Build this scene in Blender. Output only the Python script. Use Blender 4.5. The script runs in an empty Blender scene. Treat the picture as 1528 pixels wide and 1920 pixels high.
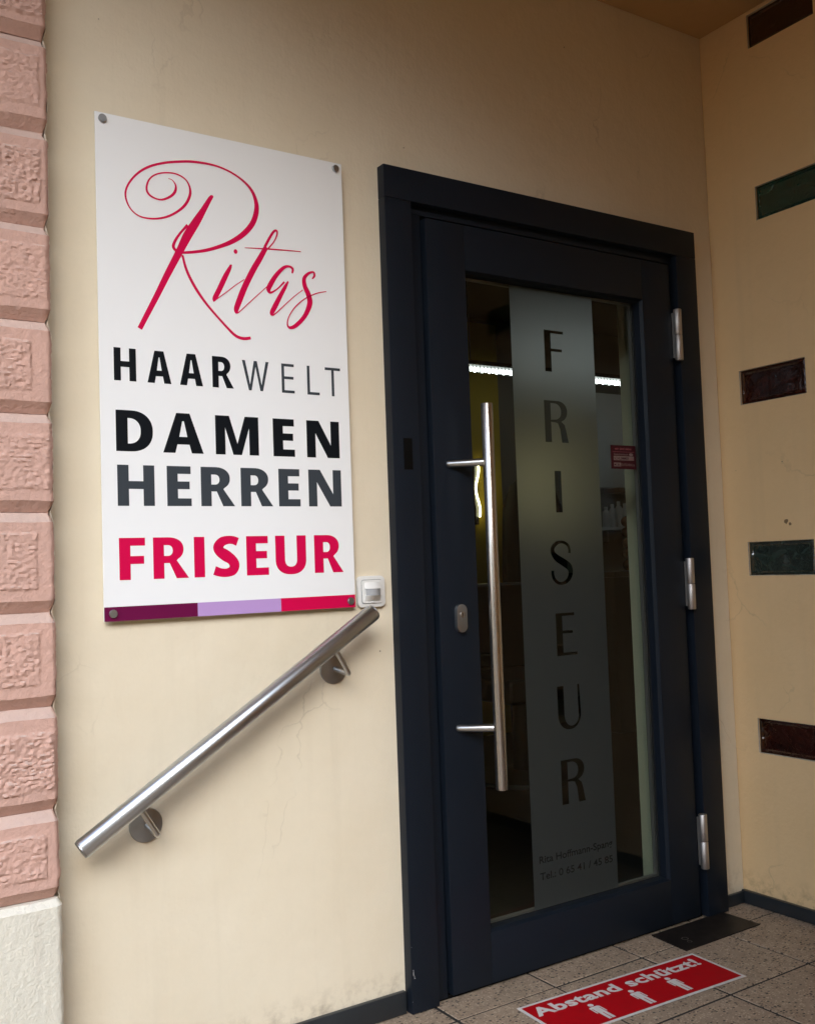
import bpy, bmesh, math, random
from mathutils import Vector, Matrix, noise
from mathutils.geometry import tessellate_polygon

R = math.radians
scene = bpy.context.scene
col = scene.collection

# ------------------------------------------------------------------ camera
cam_data = bpy.data.cameras.new('camera')
cam = bpy.data.objects.new('camera', cam_data)
col.objects.link(cam)
yaw, pitch, roll = 0.5789, 0.0541, -0.0354
f = Vector((math.sin(yaw)*math.cos(pitch), math.cos(yaw)*math.cos(pitch), math.sin(pitch)))
r0 = Vector((math.cos(yaw), -math.sin(yaw), 0))
u0 = r0.cross(f)
rr = r0*math.cos(roll) + u0*math.sin(roll)
uu = u0*math.cos(roll) - r0*math.sin(roll)
m = Matrix((rr, uu, -f)).transposed().to_4x4()
m.translation = Vector((-1.3571, -2.163, 1.1084))
cam.matrix_world = m
cam_data.sensor_fit = 'VERTICAL'
cam_data.sensor_height = 24.0
cam_data.sensor_width = 24.0
cam_data.lens = 1872.2/1920*24.0
cam_data.clip_start = 0.05
cam_data.clip_end = 2000
scene.camera = cam

# ------------------------------------------------------------------ sky, sun, exposure
SUN_TO = Vector((-0.46, -0.76, 0.52)).normalized()      # direction towards the light
world = bpy.data.worlds.new('World')
scene.world = world
world.use_nodes = True
wn = world.node_tree.nodes
bg = wn['Background']
sky = wn.new('ShaderNodeTexSky')
sky.sky_type = 'NISHITA'
sky.sun_disc = False
sky.sun_elevation = math.asin(SUN_TO.z)
sky.sun_rotation = math.atan2(SUN_TO.x, SUN_TO.y)
sky.dust_density = 2.0
sky.air_density = 1.0
world.node_tree.links.new(sky.outputs[0], bg.inputs[0])
bg.inputs[1].default_value = 0.15
sun_data = bpy.data.lights.new('sun', 'SUN')
sun_data.energy = 1.5
sun_data.angle = R(50)
sun_data.color = (0.72, 0.875, 1.0)
sun = bpy.data.objects.new('sun', sun_data)
sun.rotation_euler = SUN_TO.to_track_quat('Z', 'Y').to_euler()
sun.location = (-4, -6, 6)
col.objects.link(sun)
scene.view_settings.view_transform = 'Standard'
scene.view_settings.look = 'None'
scene.view_settings.gamma = 1
scene.view_settings.exposure = 1.30
scene.cycles.max_bounces = 8
scene.cycles.diffuse_bounces = 5
scene.cycles.transparent_max_bounces = 16
scene.cycles.caustics_reflective = False
scene.cycles.caustics_refractive = False
scene.cycles.use_denoising = True
scene.cycles.use_adaptive_sampling = True
scene.cycles.adaptive_threshold = 0.02

# ------------------------------------------------------------------ helpers
def mat(name, color=(.5, .5, .5), rough=.6, metal=0.0, spec=.5, coat=0.0):
    mt = bpy.data.materials.new(name)
    mt.use_nodes = True
    b = mt.node_tree.nodes['Principled BSDF']
    b.inputs['Base Color'].default_value = (*color, 1)
    b.inputs['Roughness'].default_value = rough
    b.inputs['Metallic'].default_value = metal
    b.inputs['Specular IOR Level'].default_value = spec
    b.inputs['Coat Weight'].default_value = coat
    return mt

class NT:
    def __init__(s, mt):
        s.t = mt.node_tree; s.n = s.t.nodes; s.b = s.n['Principled BSDF']
    def new(s, kind, **kw):
        nd = s.n.new(kind)
        for k, v in kw.items():
            setattr(nd, k, v)
        return nd
    def lk(s, a, b): s.t.links.new(a, b)
    def pos(s): return s.new('ShaderNodeNewGeometry').outputs['Position']
    def obj(s): return s.new('ShaderNodeTexCoord').outputs['Object']
    def mapped(s, vec, scale=(1, 1, 1), loc=(0, 0, 0)):
        mp = s.new('ShaderNodeMapping'); mp.inputs['Scale'].default_value = scale; mp.inputs['Location'].default_value = loc
        s.lk(vec, mp.inputs['Vector']); return mp.outputs[0]
    def noise(s, vec, scale, detail=4, rough=.55, dist=0):
        nd = s.new('ShaderNodeTexNoise'); nd.inputs['Scale'].default_value = scale
        nd.inputs['Detail'].default_value = detail; nd.inputs['Roughness'].default_value = rough
        nd.inputs['Distortion'].default_value = dist
        s.lk(vec, nd.inputs['Vector']); return nd.outputs['Fac']
    def ramp(s, fac, p0, p1, c0=(0, 0, 0), c1=(1, 1, 1)):
        nd = s.new('ShaderNodeValToRGB')
        nd.color_ramp.elements[0].position = p0; nd.color_ramp.elements[1].position = p1
        nd.color_ramp.elements[0].color = (*c0, 1); nd.color_ramp.elements[1].color = (*c1, 1)
        s.lk(fac, nd.inputs[0]); return nd.outputs[0]
    def mix(s, fac, a, b, mode='MIX'):
        nd = s.new('ShaderNodeMix', data_type='RGBA', blend_type=mode)
        for sock, v in ((nd.inputs[0], fac), (nd.inputs[6], a), (nd.inputs[7], b)):
            if hasattr(v, 'is_linked'): s.lk(v, sock)
            elif isinstance(v, (int, float)): sock.default_value = v
            else: sock.default_value = (*v, 1)
        return nd.outputs[2]
    def math(s, op, a, b=0.0):
        nd = s.new('ShaderNodeMath', operation=op)
        for sock, v in ((nd.inputs[0], a), (nd.inputs[1], b)):
            if hasattr(v, 'is_linked'): s.lk(v, sock)
            else: sock.default_value = v
        return nd.outputs[0]
    def bump(s, h, strength, dist=.002, prev=None):
        nd = s.new('ShaderNodeBump'); nd.inputs['Strength'].default_value = strength
        nd.inputs['Distance'].default_value = dist
        s.lk(h, nd.inputs['Height'])
        if prev is not None: s.lk(prev, nd.inputs['Normal'])
        return nd.outputs[0]

def add(name, me, material=None, parent=None, smooth=False):
    if material is not None:
        me.materials.append(material)
    if smooth:
        for p in me.polygons: p.use_smooth = True
    o = bpy.data.objects.new(name, me)
    col.objects.link(o)
    if parent is not None: o.parent = parent
    return o

def raw(name, verts, faces, material=None, parent=None, smooth=False):
    me = bpy.data.meshes.new(name)
    me.from_pydata([tuple(v) for v in verts], [], faces)
    me.update()
    return add(name, me, material, parent, smooth)

def empty(name, loc=(0, 0, 0)):
    o = bpy.data.objects.new(name, None); o.location = loc; o.empty_display_size = .05
    col.objects.link(o); return o

def tag(o, label=None, cat=None, group=None, kind=None):
    if label: o['label'] = label
    if cat: o['category'] = cat
    if group: o['group'] = group
    if kind: o['kind'] = kind
    return o

def bm_obj(name, bm, material=None, parent=None, smooth=False, sharp=35):
    bmesh.ops.recalc_face_normals(bm, faces=bm.faces)
    me = bpy.data.meshes.new(name); bm.to_mesh(me); bm.free()
    if smooth:
        for p in me.polygons: p.use_smooth = True
        me.set_sharp_from_angle(angle=R(sharp))
    return add(name, me, material, parent)

def box_bm(bm, x0, x1, y0, y1, z0, z1, bevel=0, seg=2):
    g = bmesh.ops.create_cube(bm, size=1)
    vs = g['verts']
    for v in vs:
        v.co = Vector(((x0+x1)/2 + v.co.x*(x1-x0), (y0+y1)/2 + v.co.y*(y1-y0), (z0+z1)/2 + v.co.z*(z1-z0)))
    if bevel:
        es = list({e for v in vs for e in v.link_edges})
        bmesh.ops.bevel(bm, geom=es, offset=bevel, segments=seg, profile=.6, affect='EDGES')

def box(name, x0, x1, y0, y1, z0, z1, material, parent=None, bevel=0, seg=2):
    bm = bmesh.new(); box_bm(bm, x0, x1, y0, y1, z0, z1, bevel, seg)
    return bm_obj(name, bm, material, parent, smooth=bevel > 0)

def tube_bm(bm, pts, rad, n=24, caps=True):
    pts = [Vector(p) for p in pts]
    rads = rad if isinstance(rad, (list, tuple)) else [rad]*len(pts)
    rings = []; up = None
    for i, p in enumerate(pts):
        t = (pts[min(i+1, len(pts)-1)] - pts[max(i-1, 0)]).normalized()
        if up is None:
            up = Vector((0, 0, 1)) if abs(t.z) < .9 else Vector((1, 0, 0))
        s = t.cross(up).normalized(); up = s.cross(t).normalized()
        rings.append([bm.verts.new(p + (s*math.cos(2*math.pi*k/n) + up*math.sin(2*math.pi*k/n))*rads[i]) for k in range(n)])
    for a, b in zip(rings, rings[1:]):
        for k in range(n):
            bm.faces.new((a[k], a[(k+1) % n], b[(k+1) % n], b[k]))
    if caps:
        bm.faces.new(rings[0][::-1]); bm.faces.new(rings[-1])

def tube(name, pts, rad, material, parent=None, n=24, caps=True):
    bm = bmesh.new(); tube_bm(bm, pts, rad, n, caps)
    return bm_obj(name, bm, material, parent, smooth=True, sharp=40)

def lathe(name, prof, material, parent=None, n=40, axis='z', loc=(0, 0, 0)):
    """prof: (radius, height) list; spun round the axis."""
    bm = bmesh.new(); rings = []
    for rad, h in prof:
        ring = []
        for k in range(n):
            a = 2*math.pi*k/n; c, s = rad*math.cos(a), rad*math.sin(a)
            p = Vector((c, s, h)) if axis == 'z' else Vector((c, -h, s))
            ring.append(bm.verts.new(p + Vector(loc)))
        rings.append(ring)
    for a, b in zip(rings, rings[1:]):
        for k in range(n):
            bm.faces.new((a[k], a[(k+1) % n], b[(k+1) % n], b[k]))
    bm.faces.new(rings[0][::-1]); bm.faces.new(rings[-1])
    return bm_obj(name, bm, material, parent, smooth=True, sharp=30)

def poly_mesh(polys, place):
    """outer polygon plus holes (2D) -> verts, faces placed by place(u, v)"""
    bm = bmesh.new()
    es = []
    for q in polys:
        cl = [p for i, p in enumerate(q) if (p[0]-q[i-1][0])**2 + (p[1]-q[i-1][1])**2 > 1e-12]
        vv = [bm.verts.new((p[0]*100, p[1]*100, 0)) for p in cl]
        es += [bm.edges.new((vv[i-1], vv[i])) for i in range(len(vv))]
    bmesh.ops.triangle_fill(bm, use_beauty=True, use_dissolve=False, edges=es, normal=(0, 0, 1))
    bm.verts.index_update()
    vs = [place(v.co.x/100, v.co.y/100) for v in bm.verts]
    fs = [tuple(v.index for v in fc.verts) for fc in bm.faces]
    bm.free()
    return vs, fs

def flat_print(name, polys, y, material, parent=None):
    vs, fs = poly_mesh(polys, lambda a, b: (a, y, b))
    o = raw(name, vs, fs, material, parent)
    # face the street
    me = o.data
    bm = bmesh.new(); bm.from_mesh(me)
    for fc in bm.faces:
        if fc.normal.y > 0: fc.normal_flip()
    bm.to_mesh(me); bm.free()
    return o

def catmull(pts, n=8):
    out = []
    P = [pts[0]] + list(pts) + [pts[-1]]
    for i in range(1, len(P)-2):
        for k in range(n):
            t = k/n
            out.append(tuple(.5*(2*b + (c-a)*t + (2*a-5*b+4*c-d)*t*t + (3*b-a-3*c+d)*t**3)
                             for a, b, c, d in zip(P[i-1], P[i], P[i+1], P[i+2])))
    out.append(tuple(pts[-1]))
    return out

def ribbon_outline(pts, n=8):
    c = catmull(pts, n); L, Rr = [], []
    for i, (x, z, w) in enumerate(c):
        a = c[max(i-1, 0)]; b = c[min(i+1, len(c)-1)]
        t = Vector((b[0]-a[0], b[1]-a[1])); t.normalize()
        nx, nz = -t.y, t.x
        L.append((x + nx*w/2, z + nz*w/2)); Rr.append((x - nx*w/2, z - nz*w/2))
    return L, Rr

def ribbon(name, pts, y, material, parent=None, n=8):
    L, Rr = ribbon_outline(pts, n)
    k = len(L)
    vs = [(a, y, b) for a, b in L] + [(a, y, b) for a, b in Rr]
    fs = [(i, i+1, k+i+1, k+i) for i in range(k-1)]
    return raw(name, vs, fs, material, parent)

def text_mesh(name, body, material, parent, width, height=None, offset=0, place=None, spacing=1.0):
    cu = bpy.data.curves.new(name, 'FONT')
    cu.body = body; cu.size = 1; cu.offset = offset; cu.space_character = spacing
    cu.fill_mode = 'FRONT' if hasattr(cu, 'fill_mode') else cu.fill_mode
    cu.resolution_u = 4
    ob = bpy.data.objects.new(name, cu); col.objects.link(ob)
    bpy.context.view_layer.update()
    dg = bpy.context.evaluated_depsgraph_get()
    me = bpy.data.meshes.new_from_object(ob.evaluated_get(dg))
    bpy.data.objects.remove(ob); bpy.data.curves.remove(cu)
    xs = [v.co.x for v in me.vertices]; ys = [v.co.y for v in me.vertices]
    sx = width/(max(xs)-min(xs)); mx = min(xs)
    capm = 0.729
    sy = sx if height is None else height/capm
    for v in me.vertices:
        v.co = Vector(place((v.co.x-mx)*sx, v.co.y*sy))
    me.materials.clear()
    return add(name, me, material, parent)

def split_letters(o, name):
    me = o.data; n = len(me.vertices); par = list(range(n))
    def find(i):
        while par[i] != i:
            par[i] = par[par[i]]; i = par[i]
        return i
    for e in me.edges: par[find(e.vertices[0])] = find(e.vertices[1])
    isl = {}
    for p in me.polygons: isl.setdefault(find(p.vertices[0]), []).append(p.index)
    items = []
    for fs in isl.values():
        xs = [me.vertices[v].co.x for f_ in fs for v in me.polygons[f_].vertices]
        items.append([min(xs), max(xs), list(fs)])
    items.sort(key=lambda q: q[0])
    groups = []
    for it in items:
        if groups and it[0] < groups[-1][1] - .35*(it[1]-it[0]):
            groups[-1][1] = max(groups[-1][1], it[1]); groups[-1][2] += it[2]
        else: groups.append(it)
    for g in groups:
        idx = sorted({v for f_ in g[2] for v in me.polygons[f_].vertices}); mp = {v: k for k, v in enumerate(idx)}
        raw(name, [me.vertices[v].co for v in idx], [tuple(mp[v] for v in me.polygons[f_].vertices) for f_ in g[2]], me.materials[0], o.parent)
    bpy.data.objects.remove(o)

def panel(name, u0, u1, v0, v1, holes, place, thick, material, parent=None, nu=1, nv=1):
    """rectangular slab with rectangular holes; place(u, v, d) -> xyz, d = depth from the face"""
    us = sorted({u0, u1, *[h[0] for h in holes], *[h[1] for h in holes]})
    vs = sorted({v0, v1, *[h[2] for h in holes], *[h[3] for h in holes]})
    solid = lambda i, j: not any(h[0] <= (us[i]+us[i+1])/2 <= h[1] and h[2] <= (vs[j]+vs[j+1])/2 <= h[3] for h in holes)
    bm = bmesh.new(); cache = {}
    def V(i, j, d):
        k = (i, j, d)
        if k not in cache: cache[k] = bm.verts.new(place(us[i], vs[j], d*thick))
        return cache[k]
    NU, NV = len(us)-1, len(vs)-1
    S = lambda i, j: 0 <= i < NU and 0 <= j < NV and solid(i, j)
    for i in range(NU):
        for j in range(NV):
            if not S(i, j): continue
            for d in (0, 1):
                bm.faces.new((V(i, j, d), V(i+1, j, d), V(i+1, j+1, d), V(i, j+1, d)))
            if not S(i-1, j): bm.faces.new((V(i, j, 0), V(i, j+1, 0), V(i, j+1, 1), V(i, j, 1)))
            if not S(i+1, j): bm.faces.new((V(i+1, j, 0), V(i+1, j+1, 0), V(i+1, j+1, 1), V(i+1, j, 1)))
            if not S(i, j-1): bm.faces.new((V(i, j, 0), V(i+1, j, 0), V(i+1, j, 1), V(i, j, 1)))
            if not S(i, j+1): bm.faces.new((V(i, j+1, 0), V(i+1, j+1, 0), V(i+1, j+1, 1), V(i, j+1, 1)))
    return bm_obj(name, bm, material, parent)

# ------------------------------------------------------------------ materials
def plaster(name, c1, c2, bump=.5, cracks=True, grime=True):
    mt = mat(name, c1, .82, spec=.25); t = NT(mt)
    p = t.pos()
    big = t.noise(p, 2.3, 3, .6)
    colr = t.mix(t.ramp(big, .35, .7), c1, c2)
    fine = t.noise(p, 38, 3, .65)
    colr = t.mix(t.math('MULTIPLY', t.ramp(fine, .35, .75), .10), colr, tuple(c*.78 for c in c1))
    streak = t.ramp(t.noise(t.mapped(p, (15, 15, .9)), 1.0, 3, .6), .56, .78)
    colr = t.mix(t.math('MULTIPLY', streak, .08), colr, (.34, .27, .19))
    # little dark specks and pits
    vor = t.new('ShaderNodeTexVoronoi', feature='F1'); vor.inputs['Scale'].default_value = 13
    t.lk(p, vor.inputs['Vector'])
    sp = t.ramp(vor.outputs['Distance'], .022, .035, (1, 1, 1), (0, 0, 0))
    gate = t.ramp(t.noise(p, 4.1, 2), .56, .60)
    colr = t.mix(t.math('MULTIPLY', t.math('MULTIPLY', sp, gate), .7), colr, (.10, .07, .05))
    h = t.math('MULTIPLY', t.noise(p, 95, 2, .6), .35)
    brush = t.noise(t.mapped(p, (60, 60, 7)), 3.0, 2, .6)
    h = t.math('ADD', t.math('MULTIPLY', h, 1.5), t.math('MULTIPLY', brush, .22))
    lump = t.noise(p, 9.0, 4, .55)
    h2 = lump
    if cracks:
        dn = t.new('ShaderNodeTexNoise'); dn.inputs['Scale'].default_value = 6; dn.inputs['Detail'].default_value = 5
        t.lk(p, dn.inputs['Vector'])
        vm = t.new('ShaderNodeVectorMath', operation='MULTIPLY_ADD')
        t.lk(dn.outputs['Color'], vm.inputs[0]); vm.inputs[1].default_value = (.22, .22, .22); t.lk(p, vm.inputs[2])
        ve = t.new('ShaderNodeTexVoronoi', feature='DISTANCE_TO_EDGE'); ve.inputs['Scale'].default_value = 2.1
        t.lk(t.mapped(vm.outputs[0], (1.6, 1.6, .8), (.37, 0, .21)), ve.inputs['Vector'])
        line = t.ramp(ve.outputs['Distance'], .0025, .006, (1, 1, 1), (0, 0, 0))
        gt = t.ramp(t.noise(p, 2.7, 3), .54, .64)
        crack = t.math('MULTIPLY', line, gt)
        colr = t.mix(t.math('MULTIPLY', crack, .24), colr, (.24, .19, .14))
    if grime:
        sep = t.new('ShaderNodeSeparateXYZ'); t.lk(p, sep.inputs[0])
        low = t.ramp(sep.outputs[2], .045, .125, (1, 1, 1), (0, 0, 0))
        gn = t.ramp(t.noise(p, 24, 5, .7), .46, .72)
        colr = t.mix(t.math('MULTIPLY', t.math('MULTIPLY', low, gn), .6), colr, (.16, .10, .06))
    t.lk(colr, t.b.inputs['Base Color'])
    n1 = t.bump(h2, bump*.8, .013)
    t.lk(t.bump(h, bump*.8, .0036, n1), t.b.inputs['Normal'])
    return mt

M = {}
M['cream'] = plaster('cream_plaster', (.765, .685, .545), (.735, .645, .495))
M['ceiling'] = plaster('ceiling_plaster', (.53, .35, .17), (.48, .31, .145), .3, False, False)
M['room_white'] = mat('room_white', (.72, .71, .68), .8)
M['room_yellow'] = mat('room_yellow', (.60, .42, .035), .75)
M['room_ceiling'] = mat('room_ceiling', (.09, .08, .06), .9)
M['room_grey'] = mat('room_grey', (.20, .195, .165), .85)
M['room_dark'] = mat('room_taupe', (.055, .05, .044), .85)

def stone(name, c, dirt, bump):
    mt = mat(name, c, .85, spec=.2); t = NT(mt); p = t.pos()
    a = t.noise(p, 3.1, 5, .6)
    colr = t.mix(t.ramp(a, .3, .75), c, tuple(x*.86 for x in c))
    oi = t.new('ShaderNodeObjectInfo')
    colr = t.mix(t.math('MULTIPLY', oi.outputs['Random'], .35), colr, tuple(x*y for x, y in zip(c, (.86, .90, .93))))
    gr = t.ramp(t.noise(t.mapped(p, (12, 12, 3)), 1.6, 4, .65), .5, .78)
    colr = t.mix(t.math('MULTIPLY', gr, .28), colr, (.30, .22, .19))
    b = t.noise(p, 55, 5, .7)
    colr = t.mix(t.math('MULTIPLY', t.ramp(b, .5, .8), .22), colr, tuple(x*.6 for x in c))
    nrm = t.new('ShaderNodeNewGeometry').outputs['Normal']
    sep = t.new('ShaderNodeSeparateXYZ'); t.lk(nrm, sep.inputs[0])
    top = t.ramp(sep.outputs[2], .35, .7)                 # dust settled on ledges
    colr = t.mix(t.math('MULTIPLY', top, .55), colr, dirt)
    t.lk(colr, t.b.inputs['Base Color'])
    hb = t.math('ADD', t.noise(p, 210, 3, .65), t.math('MULTIPLY', t.noise(p, 80, 3, .5, .8), 1.2))
    t.lk(t.bump(hb, bump, .003), t.b.inputs['Normal'])
    return mt
M['pink'] = stone('pink_painted_stone', (.62, .39, .325), (.53, .45, .41), .5)
M['plinth'] = stone('white_painted_stone', (.77, .73, .63), (.70, .68, .62), .55)
M['mortar'] = mat('pink_joint', (.50, .35, .30), .9)
M['joint_grey'] = mat('grey_joint', (.42, .37, .30), .85)
M['paint_edge'] = mat('cream_paint_edge', (.80, .74, .62), .7)

mt = M['door'] = mat('anthracite_paint', (.0076, .0116, .0190), .44, spec=.22); t = NT(mt)
t.lk(t.ramp(t.noise(t.pos(), 6, 5, .6), .3, .8, (.36,)*3, (.52,)*3), t.b.inputs['Roughness'])
t.lk(t.bump(t.noise(t.pos(), 900, 2), .05, .0004), t.b.inputs['Normal'])
M['gasket'] = mat('black_gasket', (.008, .008, .008), .6)
M['black_plate'] = mat('black_plate', (.003, .003, .003), .5, spec=.1)
NT_ = NT(M['black_plate'])
NT_.lk(NT_.ramp(NT_.noise(NT_.pos(), 240, 3, .8), .70, .74, (.003, .003, .003), (.05, .05, .05)), NT_.b.inputs['Base Color'])

def steel(name, c, rough, axis_scale):
    mt = mat(name, c, rough, 1.0); t = NT(mt)
    br = t.noise(t.mapped(t.obj(), axis_scale), 8, 4, .7)
    t.lk(t.ramp(br, .25, .8, (rough*.75,)*3, (rough*1.35,)*3), t.b.inputs['Roughness'])
    t.lk(t.mix(t.ramp(br, .3, .75), tuple(x*.9 for x in c), c), t.b.inputs['Base Color'])
    t.lk(t.bump(br, .06, .0006), t.b.inputs['Normal'])
    return mt
M['steel_rail'] = steel('brushed_steel_rail', (.57, .595, .63), .33, (.6, 120, 120))
M['steel'] = steel('brushed_steel', (.60, .57, .54), .27, (60, 60, 1))
M['steel_dark'] = steel('brushed_steel_bracket', (.44, .46, .48), .40, (40, 40, 40))
M['alu'] = mat('satin_aluminium', (.52, .49, .47), .52, 1.0)
M['steel_plain'] = mat('fine_brushed_steel', (.56, .56, .56), .30, 1.0)

mt = M['sign'] = mat('white_sign_panel', (.87, .89, .92), .26, spec=.6); t = NT(mt)
M['sign_edge'] = mat('sign_edge', (.25, .25, .26), .4, .6)
M['p_crimson'] = mat('print_crimson', (.62, .003, .070), .45, spec=.12)
M['p_black'] = mat('print_black', (.006, .008, .011), .45, spec=.12)
M['p_grey'] = mat('print_grey', (.045, .054, .066), .45, spec=.12)
M['p_plum'] = mat('print_plum', (.135, .006, .055), .45, spec=.12)
M['p_lilac'] = mat('print_lilac', (.47, .30, .62), .45, spec=.12)
M['white_plastic'] = mat('white_plastic', (.74, .74, .73), .32)
M['grey_lens'] = mat('grey_lens', (.36, .37, .39), .25)
M['gap'] = mat('dark_gap', (.05, .06, .07), .7)

# floor terrazzo
mt = M['terrazzo'] = mat('terrazzo', (.3, .25, .2), .5, spec=.4); t = NT(mt); p = t.pos()
oi = t.new('ShaderNodeObjectInfo')
shift = t.new('ShaderNodeVectorMath', operation='MULTIPLY_ADD')
cmb = t.new('ShaderNodeCombineXYZ'); t.lk(oi.outputs['Random'], cmb.inputs[0]); t.lk(oi.outputs['Random'], cmb.inputs[1])
t.lk(cmb.outputs[0], shift.inputs[0]); shift.inputs[1].default_value = (17, 9, 0); t.lk(p, shift.inputs[2])
q = shift.outputs[0]
base = t.mix(t.ramp(t.noise(q, 26, 4), .3, .75), (.37, .285, .21), (.275, .21, .16))
base = t.mix(t.math('MULTIPLY', oi.outputs['Random'], .22), base, (.26, .195, .145))
v1 = t.new('ShaderNodeTexVoronoi', feature='F1'); v1.inputs['Scale'].default_value = 190; t.lk(q, v1.inputs['Vector'])
sepc = t.new('ShaderNodeSeparateColor'); t.lk(v1.outputs['Color'], sepc.inputs[0])
core = t.ramp(v1.outputs['Distance'], .40, .52, (1, 1, 1), (0, 0, 0))
light = t.math('MULTIPLY', t.ramp(sepc.outputs[0], .60, .62), core)
base = t.mix(t.math('MULTIPLY', light, .75), base, (.56, .45, .34))
brown = t.math('MULTIPLY', t.ramp(sepc.outputs[1], .74, .76), core)
base = t.mix(t.math('MULTIPLY', brown, .7), base, (.17, .10, .065))
v2 = t.new('ShaderNodeTexVoronoi', feature='F1'); v2.inputs['Scale'].default_value = 84; v2.inputs['Randomness'].default_value = 1
t.lk(t.mapped(q, (1, 1.6, 1)), v2.inputs['Vector'])
sep2 = t.new('ShaderNodeSeparateColor'); t.lk(v2.outputs['Color'], sep2.inputs[0])
dark = t.math('MULTIPLY', t.ramp(sep2.outputs[0], .62, .63), t.ramp(v2.outputs['Distance'], .30, .38, (1, 1, 1), (0, 0, 0)))
base = t.mix(t.math('MULTIPLY', dark, .95), base, (.012, .011, .012))
dirt = t.ramp(t.noise(p, 5, 5, .65), .5, .8)
base = t.mix(t.math('MULTIPLY', dirt, .35), base, (.10, .08, .06))
t.lk(base, t.b.inputs['Base Color'])
t.lk(t.bump(t.noise(p, 300, 3), .15, .0006), t.b.inputs['Normal'])
M['grout'] = mat('dark_grout', (.018, .017, .016), .9)
mt = M['skirting'] = mat('black_skirting', (.014, .017, .021), .35); t = NT(mt)
sc = t.ramp(t.noise(t.pos(), 85, 4, .75), .69, .74)
t.lk(t.mix(t.math('MULTIPLY', sc, .6), t.mix(t.noise(t.pos(), 12, 4), (.010, .013, .017), (.028, .034, .04)), (.42, .39, .34)), t.b.inputs['Base Color'])
mt = M['floor_plate'] = mat('dark_metal_plate', (.022, .018, .017), .5, .3); t = NT(mt)
t.lk(t.mix(t.ramp(t.noise(t.pos(), 30, 5, .7), .4, .75), (.008, .006, .006), (.028, .023, .021)), t.b.inputs['Base Color'])
mt = M['st_red'] = mat('sticker_red', (.42, .006, .012), .6, spec=.12); t = NT(mt)
t.lk(t.mix(t.math('MULTIPLY', t.ramp(t.noise(t.pos(), 40, 5, .7), .5, .8), .35), (.40, .003, .008), (.20, .012, .014)), t.b.inputs['Base Color'])
mt = M['st_white'] = mat('sticker_white', (.62, .60, .60), .5); t = NT(mt)
t.lk(t.mix(t.math('MULTIPLY', t.ramp(t.noise(t.pos(), 60, 5, .7), .45, .8), .4), (.64, .62, .62), (.36, .33, .31)), t.b.inputs['Base Color'])

# glass: mirror-like front, clear behind
mt = M['glass'] = bpy.data.materials.new('door_glass'); mt.use_nodes = True
nt = mt.node_tree; nt.nodes.remove(nt.nodes['Principled BSDF'])
out = nt.nodes['Material Output']
tr = nt.nodes.new('ShaderNodeBsdfTransparent'); tr.inputs[0].default_value = (.80, .85, .82, 1)
gl = nt.nodes.new('ShaderNodeBsdfGlossy'); gl.inputs['Roughness'].default_value = .0
fr = nt.nodes.new('ShaderNodeFresnel'); fr.inputs[0].default_value = 1.45
ge = nt.nodes.new('ShaderNodeNewGeometry')
sub = nt.nodes.new('ShaderNodeMath'); sub.operation = 'SUBTRACT'; sub.inputs[0].default_value = 1
nt.links.new(ge.outputs['Backfacing'], sub.inputs[1])
mu = nt.nodes.new('ShaderNodeMath'); mu.operation = 'MULTIPLY'
nt.links.new(fr.outputs[0], mu.inputs[0]); nt.links.new(sub.outputs[0], mu.inputs[1])
mx = nt.nodes.new('ShaderNodeMixShader')
nt.links.new(mu.outputs[0], mx.inputs[0]); nt.links.new(tr.outputs[0], mx.inputs[1]); nt.links.new(gl.outputs[0], mx.inputs[2])
nt.links.new(mx.outputs[0], out.inputs[0])

# frosted film: scatters light from both sides
mt = M['film'] = bpy.data.materials.new('frosted_film'); mt.use_nodes = True
nt = mt.node_tree; nt.nodes.remove(nt.nodes['Principled BSDF'])
out = nt.nodes['Material Output']
tl0 = nt.nodes.new('ShaderNodeBsdfTranslucent'); tl0.inputs[0].default_value = (.60, .61, .61, 1)
rf = nt.nodes.new('ShaderNodeBsdfRefraction'); rf.inputs['Color'].default_value = (.95, .97, .98, 1)
rf.inputs['Roughness'].default_value = .62; rf.inputs['IOR'].default_value = 1.22
tl = nt.nodes.new('ShaderNodeMixShader'); tl.inputs[0].default_value = .55
nt.links.new(tl0.outputs[0], tl.inputs[1]); nt.links.new(rf.outputs[0], tl.inputs[2])
df = nt.nodes.new('ShaderNodeBsdfDiffuse'); df.inputs[0].default_value = (.075, .085, .085, 1)
ad = nt.nodes.new('ShaderNodeMixShader'); ad.inputs[0].default_value = .38
nt.links.new(tl.outputs[0], ad.inputs[1]); nt.links.new(df.outputs[0], ad.inputs[2])
tp = nt.nodes.new('ShaderNodeBsdfTransparent')
m2 = nt.nodes.new('ShaderNodeMixShader'); m2.inputs[0].default_value = .0
nt.links.new(ad.outputs[0], m2.inputs[1]); nt.links.new(tp.outputs[0], m2.inputs[2])
nt.links.new(m2.outputs[0], out.inputs[0])

def emit(name, c, s):
    mt = bpy.data.materials.new(name); mt.use_nodes = True
    b = mt.node_tree.nodes['Principled BSDF']
    b.inputs['Base Color'].default_value = (.8, .8, .8, 1)
    b.inputs['Emission Color'].default_value = (*c, 1); b.inputs['Emission Strength'].default_value = s
    return mt
M['led'] = emit('lit_diffuser', (.97, .98, 1.0), 3.0)
M['neon'] = emit('lit_wavy_tube', (1, .86, .5), 7.0)

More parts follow.
